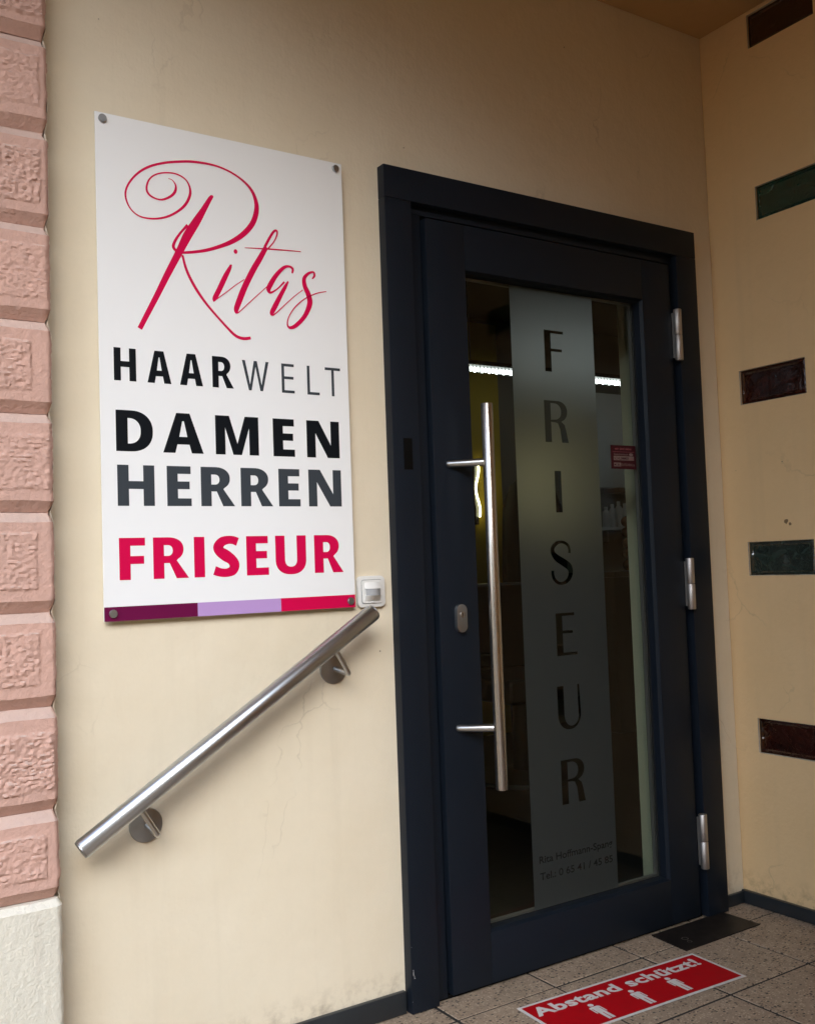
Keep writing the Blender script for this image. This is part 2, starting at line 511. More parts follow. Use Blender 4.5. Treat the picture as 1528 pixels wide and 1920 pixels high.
def block_glass(name, c):
    mt = mat(name, c, .06, spec=.8, coat=.5); t = NT(mt)
    w = t.noise(t.mapped(t.pos(), (1, 1, 1.7)), 16, 3, .5, 1.6)
    t.lk(t.mix(t.ramp(w, .35, .7), tuple(x*.35 for x in c), c), t.b.inputs['Base Color'])
    t.lk(t.bump(w, .4, .016), t.b.inputs['Normal'])
    return mt
M['gb_brown'] = block_glass('brown_glass', (.042, .009, .005))
M['gb_green'] = block_glass('green_glass', (.005, .056, .040))
M['gb_clear'] = block_glass('grey_green_glass', (.034, .052, .042))

M['wood_chip'] = mat('bare_plaster_chip', (.20, .13, .07), .9)
# ------------------------------------------------------------------ ground and porch floor
mt = M['street'] = mat('warm_bounce_paving', (.24, .23, .22), .85); t = NT(mt)
t.lk(t.mix(t.noise(t.pos(), 3, 5), (.28, .19, .11), (.36, .25, .15)), t.b.inputs['Base Color'])  # ground tinted orange brown to warm the light it reflects upward
raw('street', [(-120, -120, -.52), (120, -120, -.52), (120, .0, -.52), (-120, .0, -.52)], [(0, 1, 2, 3)], M['street'])
tag(bpy.data.objects['street'], kind='structure')
fl = box('floor', -.34, 1.29, -1.77, .0, -.52, -.0017, M['grout']); tag(fl, kind='structure')
X0, PX, Y0, PY = .072, .316, -.118, .302
for i in range(-2, 5):
    for j in range(-1, 7):
        xa, xb = X0 + i*PX, X0 + (i+1)*PX
        yb, ya = Y0 - j*PY, Y0 - (j+1)*PY
        g = .0034
        xa, xb, ya, yb = max(xa+g, -.335), min(xb-g, 1.287), max(ya+g, -3.378), min(yb-g, -.002)
        if i == 0: xa += .0022
        if xb-xa < .03 or yb-ya < .02: continue
        dz = random.Random(i*31+j).uniform(-.0008, .0008)
        box('tile', xa, xb, ya, yb, -.0118, dz, M['terrazzo'], fl, bevel=.0012, seg=1)

st = empty('entrance_steps', (-.62, -.7, -.52))
tag(st, 'terrazzo steps leading down to the street below the handrail', 'steps')
for k in (1, 2):
    b = box('step', -.34-.29*k+.62, -.342-.29*(k-1)+.62, -1.07, .698, .0, .52-.173*k, M['terrazzo'], st, bevel=.004)

# ------------------------------------------------------------------ cream wall with the door opening
HX0, HX1, HZ = .07, 1.10, 2.09
wall = panel('rendered_wall', -1.5, 1.288, -.52, 3.3, [(HX0, HX1, -.012, HZ)], lambda a, b, d: (a, d, b), .25, M['cream'])
tag(wall, 'cream rendered wall carrying the sign, handrail and door', 'wall')
# black skirting along the foot of the wall, left and right of the door
sk = box('skirting', -.36, -.006, -.014, -.0006, .0015, .056, M['skirting'], wall, bevel=.003)
sk = box('skirting', 1.181, 1.288, -.012, -.0006, .0015, .038, M['skirting'], wall, bevel=.003)

# right-hand side wall with coloured glass blocks
blocks = [  # y far, y near, z0, z1, kind
    (-.188, -.423, 2.715, 2.824, 'gb_brown'), (-.185, -.424, 2.160, 2.268, 'gb_green'),
    (-.0873, -.3285, 1.586, 1.696, 'gb_brown'), (-.0856, -.3238, 1.0395, 1.1462, 'gb_clear'),
    (-.0871, -.327, .4825, .591, 'gb_brown'),
    (-.64, -.87, 1.035, 1.14, 'gb_green'), (-.64, -.87, .500, .605, 'gb_brown'),
    (-.60, -.83, 1.60, 1.708, 'gb_clear'), (-.55, -.785, 2.125, 2.232, 'gb_brown'),
    (-.93, -1.16, 2.09, 2.195, 'gb_green'), (-.95, -1.19, 2.715, 2.824, 'gb_clear')]
poster_hides = (7,)
blocks = [b for i, b in enumerate(blocks) if i not in poster_hides]
M['side_shade_cream'] = plaster('shade_warmed_plaster', (.78, .555, .31), (.74, .52, .28))  # cream plaster again, with the warm tone of its shade put into the colour
side = panel('side_wall', -1.77, .25, -.52, 3.3, [(b[1], b[0], b[2], b[3]) for b in blocks],
             lambda a, b, d: (1.29+d, a, b), .22, M['side_shade_cream'])
tag(side, 'shaded cream side wall studded with coloured glass blocks', 'wall')
box('skirting', 1.274, 1.2893, -1.76, -.002, .0015, .042, M['skirting'], side, bevel=.003)
for n, (ya, yb, za, zb, kind) in enumerate(blocks):
    bm = bmesh.new()
    box_bm(bm, 1.2975, 1.40, yb+.0015, ya-.0015, za+.0015, zb-.0015)
    bm.faces.ensure_lookup_table()
    fr_ = min(bm.faces, key=lambda q: q.calc_center_median().x)
    bmesh.ops.inset_region(bm, faces=[fr_], thickness=.011)
    bmesh.ops.translate(bm, verts=fr_.verts, vec=(-.002, 0, 0))
    bmesh.ops.inset_region(bm, faces=[fr_], thickness=.006)
    bmesh.ops.translate(bm, verts=fr_.verts, vec=(.004, 0, 0))
    o = bm_obj('glass_block', bm, M[kind], side)
    o['label'] = {'gb_brown': 'dark red brown glass block', 'gb_green': 'dark green glass block', 'gb_clear': 'grey green glass block'}[kind]
# thin ragged edge of mortar round each block
for ya, yb, za, zb, kind in blocks[:5]:
    rnd = random.Random(int(za*1000)); vs = []; fs = []
    per = []
    N = 26
    for a, b, k in (((yb, za), (ya, za), N), ((ya, za), (ya, zb), 10), ((ya, zb), (yb, zb), N), ((yb, zb), (yb, za), 10)):
        for q in range(k):
            per.append((a[0]+(b[0]-a[0])*q/k, a[1]+(b[1]-a[1])*q/k))
    cy, cz = (ya+yb)/2, (za+zb)/2
    for y, z in per:
        w = rnd.uniform(.0012, .0022); e = .0008
        sy = 1 if y > cy else -1; sz = 1 if z > cz else -1
        vs.append((1.2898, y+sy*e, z+sz*e)); vs.append((1.2935, y-sy*w*(abs(y-cy) > .1), z-sz*w*(abs(z-cz) > .048)))
    k = len(per)
    for q in range(k):
        a, b = 2*q, 2*((q+1) % k); fs.append((a, b, b+1, a+1))
    raw('mortar_edge', vs, fs, M['joint_grey'], side)

# small chip of missing plaster above a block, paint scrapes
rnd = random.Random(8)
for (y, z, r_) in ((-.232, 1.205, .010), (-.245, 1.196, .006)):
    raw('plaster_chip', [(1.2897, y+r_*rnd.uniform(.5, 1)*math.cos(R(a))*1.2, z+r_*rnd.uniform(.5, 1)*math.sin(R(a))) for a in range(0, 360, 30)], [tuple(range(12))], M['wood_chip'], side)
# porch ceiling
PY_ = -1.78                                             # front edge of the porch
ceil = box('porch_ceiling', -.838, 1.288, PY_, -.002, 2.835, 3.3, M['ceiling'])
tag(ceil, 'dark shaded plaster ceiling over the entrance', 'ceiling')
# unseen masses out of view, added or shaped to shade and warm the light
M['bounce_ochre'] = mat('warm_bounce_ochre', (.62, .33, .08), .85)  # saturated orange chosen to warm the light bounced into the porch
M['pink_plain'] = mat('pink_paint', (.54, .33, .27), .85)
M['far_bounce'] = mat('far_warm_bounce', (.52, .31, .13), .9)  # warm tint chosen for the light bounced onto the upper wall
opp = box('added_front_wall', -.42, 1.51, PY_-.22, PY_-.002, -.52, 3.3, M['bounce_ochre'])  # unseen; added to keep light off the right of the porch
tag(opp, 'added unseen ochre wall shading the right half of the porch', 'wall')
fac = box('shading_upper_facade', -2.7, 1.51, PY_-.22, .25, 3.302, 8.0, M['pink_plain'])  # unseen; overhang carried left past the pillar to darken the wall top
tag(fac, 'unseen pink upper storeys, widened to shade the wall below', 'building')
far = box('added_house_row', -30.0, 30.0, -15.0, -11.0, -.52, 6.0, M['far_bounce'])  # unseen; added to cut off low sky and deepen the shading
tag(far, 'added unseen house row across the street, blocking low sky', 'building')

# ------------------------------------------------------------------ pink rusticated pillar
pil = empty('stone_pillar', (-1.16, -.1, -.52))
tag(pil, 'pink painted pillar of rough coursed stone blocks on a white base', 'pillar')
off = Vector((1.16, .1, .52))
XR, XL, YF = -.8472, -1.46, -.07
joints = [3.20, 3.005, 2.809, 2.612, 2.415, 2.2200, 2.0250, 1.8270, 1.6300, 1.4410, 1.2420, 1.0420, .8540, .6510, .4780]
joints = [1.1084 + (z-1.1084)*1.0145 for z in joints]
core = box('core', XL+.006, XR-.0075, YF+.0205, -.001, joints[-1]+.002, 3.3, M['mortar'], pil); core.location = off
def rough_block(name, z0, z1, seed, material, yface, ch_top, ch_bot, depth, rough, xr=XR, panelled=True):
    xs = [XL + .04*k for k in range(11)]  # coarse where hidden, fine towards the visible arris
    x = xs[-1]
    while x < xr - .004:
        x += .003; xs.append(min(x, xr))
    if xs[-1] < xr: xs.append(xr)
    zs = [z0]
    nb = 4
    for k in range(1, nb): zs.append(z0 + ch_bot*k/nb)
    nz = int((z1-z0-ch_top-ch_bot)/(.0031 if panelled else .008))
    for k in range(nz+1): zs.append(z0+ch_bot + (z1-z0-ch_top-ch_bot)*k/nz)
    for k in range(1, nb+1): zs.append(z1-ch_top + ch_top*k/nb)
    rnd = random.Random(seed)
    mT, mB, mR = rnd.uniform(.018, .026), rnd.uniform(.016, .024), rnd.uniform(.012, .042)
    full = rnd.random() < .35
    sv = Vector((seed*3.7, seed*1.9, 0))
    vs, fs = [], []
    def y_at(x, z):
        d = 0
        if z < z0+ch_bot: d = depth*(1-(z-z0)/ch_bot)
        elif z > z1-ch_top: d = depth*((z-(z1-ch_top))/ch_top)
        wob = noise.noise(Vector((x*9, z*9, 0))+sv)*.0015
        inz = min(z-(z0+ch_bot+mB), (z1-ch_top-mT)-z); inx = (xr-(.006 if full else mR))-x
        ins = min(inz, inx) + noise.noise(Vector((x*45, z*45, 3))+sv)*.003
        h = 0
        if panelled and ins > 0:
            k = min(1, ins/.004)
            q = Vector((x*88, z*140, 0))+sv
            h = k*(.0020 + rough*(.0030*noise.fractal(q, .6, 2.2, 4) + .0055*abs(noise.noise(q*.75+Vector((9, 2, 5)))) + .0022*noise.noise(q*.22)))
        elif d < depth*.9:
            h = .00022*math.sin(x*2*math.pi/.0068+2*noise.noise(Vector((x*30, z*20, 1))+sv)) + .0009*noise.noise(Vector((x*90, z*90, 7))+sv)
        # worn corner at the right-hand arris
        e = max(0, 1-(xr-x)/.010)
        return yface + d - h + wob + e*e*.007
    for z in zs:
        zr = z
        for x in xs:
            xx = x
            if x > xr-.012:
                k = 1-(xr-x)/.012
                edge = noise.noise(Vector((z*34, 5, 0))+sv)*.0028 + noise.noise(Vector((z*130, 2, 0))+sv)*.0012
                dd = 0
                if z < z0+ch_bot: dd = .0065*(1-(z-z0)/ch_bot)
                elif z > z1-ch_top: dd = .0065*((z-(z1-ch_top))/ch_top)
                xx = x + k*(edge - dd)
            zz = z + noise.noise(Vector((x*14, z*8, 4))+sv)*.0022
            vs.append((xx, y_at(x, z), zz))
    nx = len(xs)
    for j in range(len(zs)-1):
        for i in range(nx-1):
            a = j*nx+i; fs.append((a, a+1, a+nx+1, a+nx))
    # right side, top, bottom and back
    base = len(vs)
    for j in range(len(zs)): vs.append((vs[j*nx+nx-1][0]-.0015, -.002, vs[j*nx+nx-1][2]))
    for j in range(len(zs)-1): fs.append((j*nx+nx-1, base+j, base+j+1, (j+1)*nx+nx-1))
    b2 = len(vs)
    for j in (0, len(zs)-1):
        vs.append((XL, -.002, zs[j]))
    fs.append(tuple([i for i in range(nx)][::-1] + [b2, base]))
    top = (len(zs)-1)*nx
    fs.append(tuple([top+i for i in range(nx)] + [base+len(zs)-1, b2+1]))
    fs.append(tuple([j*nx for j in range(len(zs))] + [b2+1, b2]))
    o = raw(name, vs, fs, material, pil, smooth=True)
    o.data.set_sharp_from_angle(angle=R(33))
    o.location = off
    return o
for k in range(len(joints)-1):
    zt, zb = joints[k], joints[k+1]
    if k == len(joints)-2: zb_ = zb + .003
    else: zb_ = zb - .0005
    rough_block('stone_block', zb_+.001, zt-.001, k+3, M['pink'], YF + random.Random(k).uniform(-.002, .002), .020, .023, .019, random.Random(k+50).uniform(.62, 1.0))
o = rough_block('plinth_block', -.52, joints[-1]+.0005, 41, M['plinth'], YF-.0045, .012, .02, .012, .0, xr=XR+.003, panelled=False)
o['label'] = 'white painted stone base'
# ragged cream paint line down the arris
vs, fs = [], []
z = joints[-1]-.005; k = 0
rnd = random.Random(5)
pts = []
while z < 2.9:
    j = min(joints, key=lambda q: abs(q-z)); dz = abs(j-z)
    din = .0062*max(0, 1-dz/.023) if z > joints[-1]+.012 else 0
    e = XR - din + noise.noise(Vector((z*34, 5, 1)))*.0014
    pts.append((e, z)); z += .006
for e, z in pts:
    w = .0016 + .0016*max(0, noise.noise(Vector((z*60, 3, 3)))) 
    vs += [(e-.0006, YF+.006, z), (e+w, YF+.010, z), (e+w, -.003, z)]
for i in range(len(pts)-1):
    a = 3*i; fs += [(a, a+1, a+4, a+3), (a+1, a+2, a+5, a+4)]
o = raw('paint_edge', vs, fs, M['paint_edge'], pil); o.location = off

# ------------------------------------------------------------------ door
door = empty('entrance_door', (.589, 0, 0))
tag(door, 'anthracite glazed entrance door with frosted lettering strip and long steel handle', 'door')
dl = Vector((-.589, 0, 0))
def dpart(o):
    o.location = dl; return o
FX0, FX1, FZ1, FY = .0, 1.178, 2.15, -.03
IX0, IX1, IZ1 = .0822, 1.0865, 2.064
# casing: two jambs and a head
dpart(box('frame_jamb', FX0, IX0, FY, .035, .002, IZ1-.0005, M['door'], door, bevel=.0022))
dpart(box('frame_jamb', IX1, FX1, FY, .035, .002, IZ1-.0005, M['door'], door, bevel=.0022))
dpart(box('frame_head', FX0, FX1, FY, .035, IZ1, FZ1, M['door'], door, bevel=.0022))
# narrow inner stop behind the casing
dpart(box('frame_stop', IX0-.001, .124, -.006, .075, .004, 2.0395, M['door'], door, bevel=.001))
dpart(box('frame_stop', 1.0665, IX1+.001, .0005, .075, .004, 2.0395, M['door'], door, bevel=.001))
dpart(box('frame_stop', IX0-.001, IX1+.001, -.006, .075, 2.040, IZ1+.001, M['door'], door, bevel=.001))
dpart(box('threshold', IX0, IX1, -.004, .08, -.011, .0075, M['black_plate'], door, bevel=.001))
# leaf
LX0, LX1, LZ0, LZ1, LY = .1316, 1.0600, .0108, 2.0315, -.02
GX0, GX1, GZ0, GZ1 = .2587, .9384, .1406, 1.9063
leaf = empty('leaf'); leaf.parent = door; leaf.location = dl
LB = .05
box('stile', LX0, GX0, LY, LB, LZ0, LZ1, M['door'], leaf, bevel=.0018)
box('stile', GX1, LX1, LY, LB, LZ0, LZ1, M['door'], leaf, bevel=.0018)
box('rail', GX0+.0003, GX1-.0003, LY, LB, GZ1, LZ1, M['door'], leaf, bevel=.0009)
box('rail', GX0+.0003, GX1-.0003, LY, LB, LZ0, GZ0, M['door'], leaf, bevel=.0009)
# glazing beads: slanted strip then black gasket
def bead(x0, x1, z0, z1, vertical, sgn):
    prof = [(0, -.0188), (.0048, -.008), (.0048, .016), (0, .016)]
    vs = []
    for a in (0, 1):
        for d, y in prof:
            if vertical: vs.append((x0+sgn*d, y, (z0+d if a == 0 else z1-d)))
            else: vs.append(((x0+d if a == 0 else x1-d), y, z0+sgn*d))
    fs = [(0, 1, 5, 4), (1, 2, 6, 5), (2, 3, 7, 6), (3, 0, 4, 7), (0, 3, 2, 1), (4, 5, 6, 7)]
    o = raw('glazing_bead', vs, fs, M['door'], leaf)
    bm = bmesh.new(); bm.from_mesh(o.data); bmesh.ops.recalc_face_normals(bm, faces=bm.faces); bm.to_mesh(o.data); bm.free()
e = .0004
bead(GX0+e, 0, GZ0+e, GZ1-e, True, 1); bead(GX1-e, 0, GZ0+e, GZ1-e, True, -1)
bead(GX0+e, GX1-e, GZ0+e, 0, False, 1); bead(GX0+e, GX1-e, GZ1-e, 0, False, -1)
GY = .0215
gk = panel('gasket', GX0+.001, GX1-.001, GZ0+.001, GZ1-.001, [(GX0+.0058, GX1-.0058, GZ0+.0058, GZ1-.0058)],
           lambda a, b, d: (a, .0165+d, b), .0045, M['gasket'], leaf)
GY = .0215
sp = panel('glazing_spacer', GX0+.0008, GX1-.0008, GZ0+.0008, GZ1-.0008, [(GX0+.0090, GX1-.0090, GZ0+.0090, GZ1-.0090)],
           lambda a, b, d: (a, GY+.006+d, b), .012, M['alu'], leaf)
pane = box('glass_pane', GX0+.0005, GX1-.0005, GY, GY+.024, GZ0+.0005, GZ1-.0005, M['glass'], door); dpart(pane)

# ---- frosted film with cut-out letters FRISEUR
def arc(cx, cy, rx, ry, a0, a1, n=14, p=2.0):
    o = []
    for k in range(n+1):
        a = R(a0+(a1-a0)*k/n); c, s = math.cos(a), math.sin(a)
        o.append((cx+rx*math.copysign(abs(c)**(2/p), c), cy+ry*math.copysign(abs(s)**(2/p), s)))
    return o
def thinR(x, z, h=.1225, w=.089):
    s = .0243; t1 = .0075
    # outer and counter
    bx = .0645; zc = h-.030; ry_o = .030
    outer = [(0, 0), (0, h), (.036, h)] + arc(.052, h-.0305, .036, .0305, 90, -62, 16, 2.1)
    outer += [(.0635, h-.0605), (.0760, h-.070), (.0815, h-.088), (w, 0), (w-.0256, 0), (.0580, h-.082), (.0500, h-.0655), (.040, h-.0632), (s, h-.0622), (s, 0)]
    hole = [(s, h-t1), (.034, h-t1)] + arc(.0375, h-.0315, .027, .0240, 90, -90, 14, 2.2) + [(s, h-.0563)]
    return [[(x+a, z+b) for a, b in outer], [(x+a, z+b) for a, b in hole]]
zF, hF = 1.6605, .123
F_ = [(0, 0), (0, hF), (.0745, hF), (.0742, hF-.0083), (.0250, hF-.0083), (.0250, .0690), (.0672, .0690), (.0670, .0607), (.0250, .0607), (.0250, 0)]
F_ = [(.5660+a, zF+b) for a, b in F_]
I_ = [(.5842, 1.2484), (.5842, 1.3695), (.6090, 1.3695), (.6090, 1.2484)]
S_pts = [(6279,11299,92),(6284,11397,87),(6236,11524,88),(6101,11604,86),(5949,11624,82),(5780,11578,114),(5649,11456,139),(5654,11306,158),(5798,11161,204),(6012,11047,222),(6228,10915,219),(6298,10765,174),(6252,10599,145),(6119,10478,110),(5935,10427,87),(5770,10466,95),(5649,10579,105),(5612,10705,105),(5612,10804,108)]
sl, sr = ribbon_outline([(a/1e4, b/1e4, c/1e4) for a, b, c in S_pts], 5)
S_ = sl + sr[::-1]
zE = .8355; hE = .1220
E_ = [(0, 0), (0, hE), (.0712, hE), (.0712, hE-.0083), (.0243, hE-.0083), (.0243, .0715), (.0640, .0715), (.0640, .0632), (.0243, .0632), (.0243, .0083), (.0786, .0083), (.0786, 0)]
E_ = [(.5645+a, zE+b) for a, b in E_]
zU = .6243
ux, ux2 = .5580, .6455
U_ = [(ux, .7495), (ux, zU+.046)] + arc(ux+.0437, zU+.046, .0437, .046, 180, 360, 18, 2.15) + [(ux2-.0025, .7500), (ux2-.0098, .7500), (ux2-.0092, zU+.044)] + arc(ux+.0520, zU+.044, .0278, .0345, 0, -180, 16, 2.1)[1:] + [(ux+.0242, .7495)]
R1 = thinR(.5553, 1.4530, .1222); R2 = thinR(.5603, .4155, .1245)
film_rect = [(.4428, GZ0+.0065), (.7615, GZ0+.0065), (.7615, GZ1-.0065), (.4428, GZ1-.0065)]
FYm = GY-.0006
film = flat_print('frosted_film', [film_rect, F_, R1[0], I_, S_, E_, U_, R2[0]], FYm, M['film'], pane)
film['label'] = 'frosted strip with cut out letters FRISEUR'
for q in (R1, R2): flat_print('film_island', [q[1]], FYm, M['film'], pane)
M['film_ink'] = mat('dark_film_print', (.006, .007, .008), .5)
text_mesh('small_lettering', 'Rita Hoffmann-Spang', M['film_ink'], pane, .279, .0205, .014, lambda a, b: (.4660+a, FYm-.0006, .2690+b))
text_mesh('small_lettering', 'Tel.: 0 65 41 / 45 85', M['film_ink'], pane, .277, .0205, .014, lambda a, b: (.4665+a, FYm-.0006, .2235+b))

# ---- small red sticker on the glass
stk = empty('voucher_sticker', (.865, GY-.001, 1.4175))
tag(stk, 'small dark red printed sticker on the door glass', 'sticker')
M['sk_red'] = mat('sticker_dark_red', (.045, .005, .009), .5, spec=.2)
M['sk_pale'] = mat('sticker_pale_print', (.20, .15, .14), .5)
M['sk_pink'] = mat('sticker_pink_print', (.34, .10, .12), .5)
box('sheet', -.0525, .0525, -.0004, .0004, -.0362, .0362, M['sk_red'], stk)
pl = lambda x, z: (lambda a, b: (x+a, -.0007, z+b))
text_mesh('print', 'wir sind dabei', M['sk_pink'], stk, .070, .0075, .004, pl(-.036, .0225))
flat_print('print', [[(-.046, .0158), (.046, .0158), (.046, .0166), (-.046, .0166)]], -.0007, M['sk_pink'], stk)
text_mesh('print', 'Gutscheinbuch', M['sk_pale'], stk, .060, .0065, .004, pl(-.041, .0058))
flat_print('print', [arc(.032, .0085, .009, .0045, 0, 360, 18)[:-1]], -.0007, M['sk_pale'], stk)
flat_print('print', [[(-.042, -.0098), (.044, -.0098), (.044, .0032), (-.042, .0032)]], -.0007, M['sk_pale'], stk)
text_mesh('print', 'SCHLEMMER', M['sk_red'], stk, .062, .0088, .012, lambda a, b: (-.040+a, -.0009, -.0078+b))
text_mesh('print', 'block', M['sk_pink'], stk, .018, .0060, .004, lambda a, b: (.024+a, -.0009, -.0074+b))
flat_print('print', [[(-.042, -.0288), (-.012, -.0288), (-.012, -.0172), (-.042, -.0172)]], -.0007, M['sk_pale'], stk)
text_mesh('print', 'MOBIL', M['sk_red'], stk, .026, .0078, .012, lambda a, b: (-.040+a, -.0009, -.0268+b))
text_mesh('print', 'GUTSCHEINE.de', M['sk_pale'], stk, .056, .0078, .002, pl(-.010, -.0268))

# ---- handle
hd = empty('pull_handle'); hd.parent = door; hd.location = dl
hx, hy = .2590, -.090
tube('bar', [(hx, hy, .5225), (hx, hy, .5240), (hx, hy, 1.5285), (hx, hy, 1.5300)], [.0148, .0157, .0157, .0148], M['steel'], hd, n=40)
for z in (1.3748, .6815):
    tube('standoff', [(.1790, -.0195, z), (.1795, -.0215, z), (.2470, -.0830, z)], [.0093, .0100, .0100], M['steel_plain'], hd, n=28)
# ---- lock
lk = empty('lock'); lk.parent = door; lk.location = dl
def stadium(cx, cz, w, h, n=12):
    r_ = w/2; c = h/2-r_
    return [(cx+r_*math.cos(R(a)), cz+c+r_*math.sin(R(a))) for a in range(0, 181, 15)] + [(cx+r_*math.cos(R(a)), cz-c+r_*math.sin(R(a))) for a in range(180, 361, 15)]
def prism(name, poly, y0, y1, material, parent, bevel=0):
    bm = bmesh.new()
    fc = bm.faces.new([bm.verts.new((a, y0, b)) for a, b in poly])
    g = bmesh.ops.extrude_face_region(bm, geom=[fc])
    bmesh.ops.translate(bm, verts=[v for v in g['geom'] if isinstance(v, bmesh.types.BMVert)], vec=(0, y1-y0, 0))
    if bevel:
        es = [e_ for e_ in bm.edges if all(abs(v.co.y-y1) < 1e-6 for v in e_.verts)]
        bmesh.ops.bevel(bm, geom=es, offset=bevel, segments=2, profile=.6, affect='EDGES')
    return bm_obj(name, bm, material, parent, smooth=True, sharp=40)
prism('escutcheon', stadium(.1965, .9665, .0330, .0740), LY+.0005, LY-.0120, M['steel_dark'], lk, .0018)
prism('cylinder', arc(.1975, .9760, .0082, .0082, 0, 360, 20)[:-1], LY-.0122, LY-.0138, M['steel'], lk)
prism('cylinder', [(.1935, .9560), (.2015, .9560), (.2015, .9690), (.1935, .9690)], LY-.0121, LY-.0132, M['steel_dark'], lk)
prism('keyhole', [(.1967, .9715), (.1985, .9715), (.1985, .9800), (.1967, .9800)], LY-.0139, LY-.0142, M['gasket'], lk)
# ---- hinges
for za, zb in ((1.7235, 1.8860), (.9440, 1.1025), (.1530, .3175)):
    hg = empty('hinge'); hg.parent = door; hg.location = dl
    zm = (za+zb)/2
    for a, b in ((za, zm-.0006), (zm+.0006, zb)):
        tube('knuckle', [(1.0730, -.036, a), (1.0730, -.036, a+.0015), (1.0730, -.036, b-.0015), (1.0730, -.036, b)], [.0112, .0124, .0124, .0112], M['alu'], hg, n=28)
    box('hinge_leaf', 1.0640, 1.0820, -.030, -.0195, za+.01, zb-.01, M['alu'], hg)
# ---- black plate on the casing
dpart(box('contact_plate', .0320, .0585, FY-.0015, FY+.001, 1.3555, 1.4365, M['black_plate'], door, bevel=.0004))

M['scrape'] = mat('bare_primer', (.40, .40, .42), .7)
rnd = random.Random(3)
for x, z, w, h in ((.0065, .1010, .0022, .0150), (.0090, .0920, .0016, .0060), (.0060, .1085, .0040, .0016), (.0100, .0880, .0046, .0020), (.0030, .1650, .0012, .0020), (.0015, .0330, .0016, .0016)):
    dpart(raw('paint_scrape', [(x+w*a*rnd.uniform(.6, 1), FY-.0003, z+h*b*rnd.uniform(.7, 1)) for a, b in ((-.5, -.5), (.5, -.4), (.4, .1), (.5, .5), (-.3, .5), (-.5, 0))], [(0, 1, 2, 3, 4, 5)], M['scrape'], door))
# ------------------------------------------------------------------ shop sign
sign = empty('shop_sign', (-.4264, -.018, 1.012))
tag(sign, 'tall white salon sign with crimson script and black lettering', 'sign')
so = Vector((.4264, .018, -1.012))
SX0, SX1, SZ0, SZ1, SY = -.7354, -.1177, 1.012, 2.1284, -.018
pan = box('panel', SX0, SX1, SY, SY+.004, SZ0, SZ1, M['sign'], sign, bevel=.0004, seg=1); pan.location = so
SYF = SY-.0003
for a, b, k in ((SX0+.0003, -.5260, 'p_plum'), (-.5260, -.3196, 'p_lilac'), (-.3196, SX1-.0003, 'p_crimson')):
    flat_print('colour_band', [[(a, SZ0+.0003), (b, SZ0+.0003), (b, 1.0430), (a, 1.0430)]], SYF, M[k], pan)
for x, z in ((-.7195, 2.1145), (-.1362, 2.1130), (-.7165, 1.0287), (-.1322, 1.0277)):
    sc_ = empty('screw'); sc_.parent = sign; sc_.location = so
    lathe('cap', [(.0088, 0), (.0088, .0050), (.0078, .0062)], M['steel_dark'], sc_, 28, 'y', (x, SY, z))
    lathe('spacer', [(.007, 0), (.007, .0135)], M['steel_dark'], sc_, 20, 'y', (x, -.0002, z))

# -- lettering
def gl_H(w, h, s, t): return [[(0, 0), (0, h), (s, h), (s, h*.5+t*.55), (w-s, h*.5+t*.55), (w-s, h), (w, h), (w, 0), (w-s, 0), (w-s, h*.5-t*.45), (s, h*.5-t*.45), (s, 0)]]
def gl_E(w, h, s, t):
    m_ = h*.52
    return [[(0, 0), (0, h), (w*.98, h), (w*.98, h-t), (s, h-t), (s, m_+t*.5), (w*.93, m_+t*.5), (w*.93, m_-t*.5), (s, m_-t*.5), (s, t), (w, t), (w, 0)]]
def gl_F(w, h, s, t):
    m_ = h*.47
    return [[(0, 0), (0, h), (w, h), (w, h-t), (s, h-t), (s, m_+t*.5), (w*.955, m_+t*.5), (w*.955, m_-t*.5), (s, m_-t*.5), (s, 0)]]
def gl_L(w, h, s, t): return [[(0, 0), (0, h), (s, h), (s, t), (w, t), (w, 0)]]
def gl_T(w, h, s, t): return [[(w/2-s/2, 0), (w/2-s/2, h-t), (0, h-t), (0, h), (w, h), (w, h-t), (w/2+s/2, h-t), (w/2+s/2, 0)]]
def gl_I(w, h, s, t): return [[(0, 0), (0, h), (w, h), (w, 0)]]
def gl_N(w, h, s, t): return [[(0, 0), (0, h), (s*1.28, h), (w-s*.92, h*.34), (w-s*.92, h), (w, h), (w, 0), (w-s*1.28, 0), (s*.92, h*.66), (s*.92, 0)]]
def gl_M(w, h, s, t):
    k = s*.92
    return [[(0, 0), (0, h), (s*1.32, h), (w/2, h*.29), (w-s*1.32, h), (w, h), (w, 0), (w-k, 0), (w-k, h*.70), (w/2+s*.40, 0), (w/2-s*.40, 0), (k, h*.70), (k, 0)]]
def gl_A(w, h, s, t, top=None):
    top = top or w*.36
    xa, xb = w/2-top/2, w/2+top/2
    kl = lambda z: xa*z/h                 # outer left edge
    sl_ = s*1.08
    zb0, zb1 = h*.215, h*.215+t
    li = lambda z: (w/2 - (w/2-(kl(0)+sl_))*(1-z/(h*.80)))
    outer = [(0, 0), (xa, h), (xb, h), (w, 0), (w-sl_, 0), (w-(li(zb0)), zb0), (li(zb0), zb0), (sl_, 0)]
    hole = [(li(zb1), zb1), (w-li(zb1), zb1), (w/2+.02*w, h*.80), (w/2-.02*w, h*.80)]
    return [outer, hole]
def gl_D(w, h, s, t):
    cx = w*.40
    outer = [(0, 0), (0, h), (cx, h)] + arc(cx, h/2, w-cx, h/2, 90, -90, 24, 2.25) + [(cx, 0)]
    hx = s + (cx-s)*.35
    hole = [(s, t), (s, h-t), (hx, h-t)] + arc(hx, h/2, w-s*1.05-hx, h/2-t, 90, -90, 20, 2.25) + [(hx, t)]
    return [outer, hole]
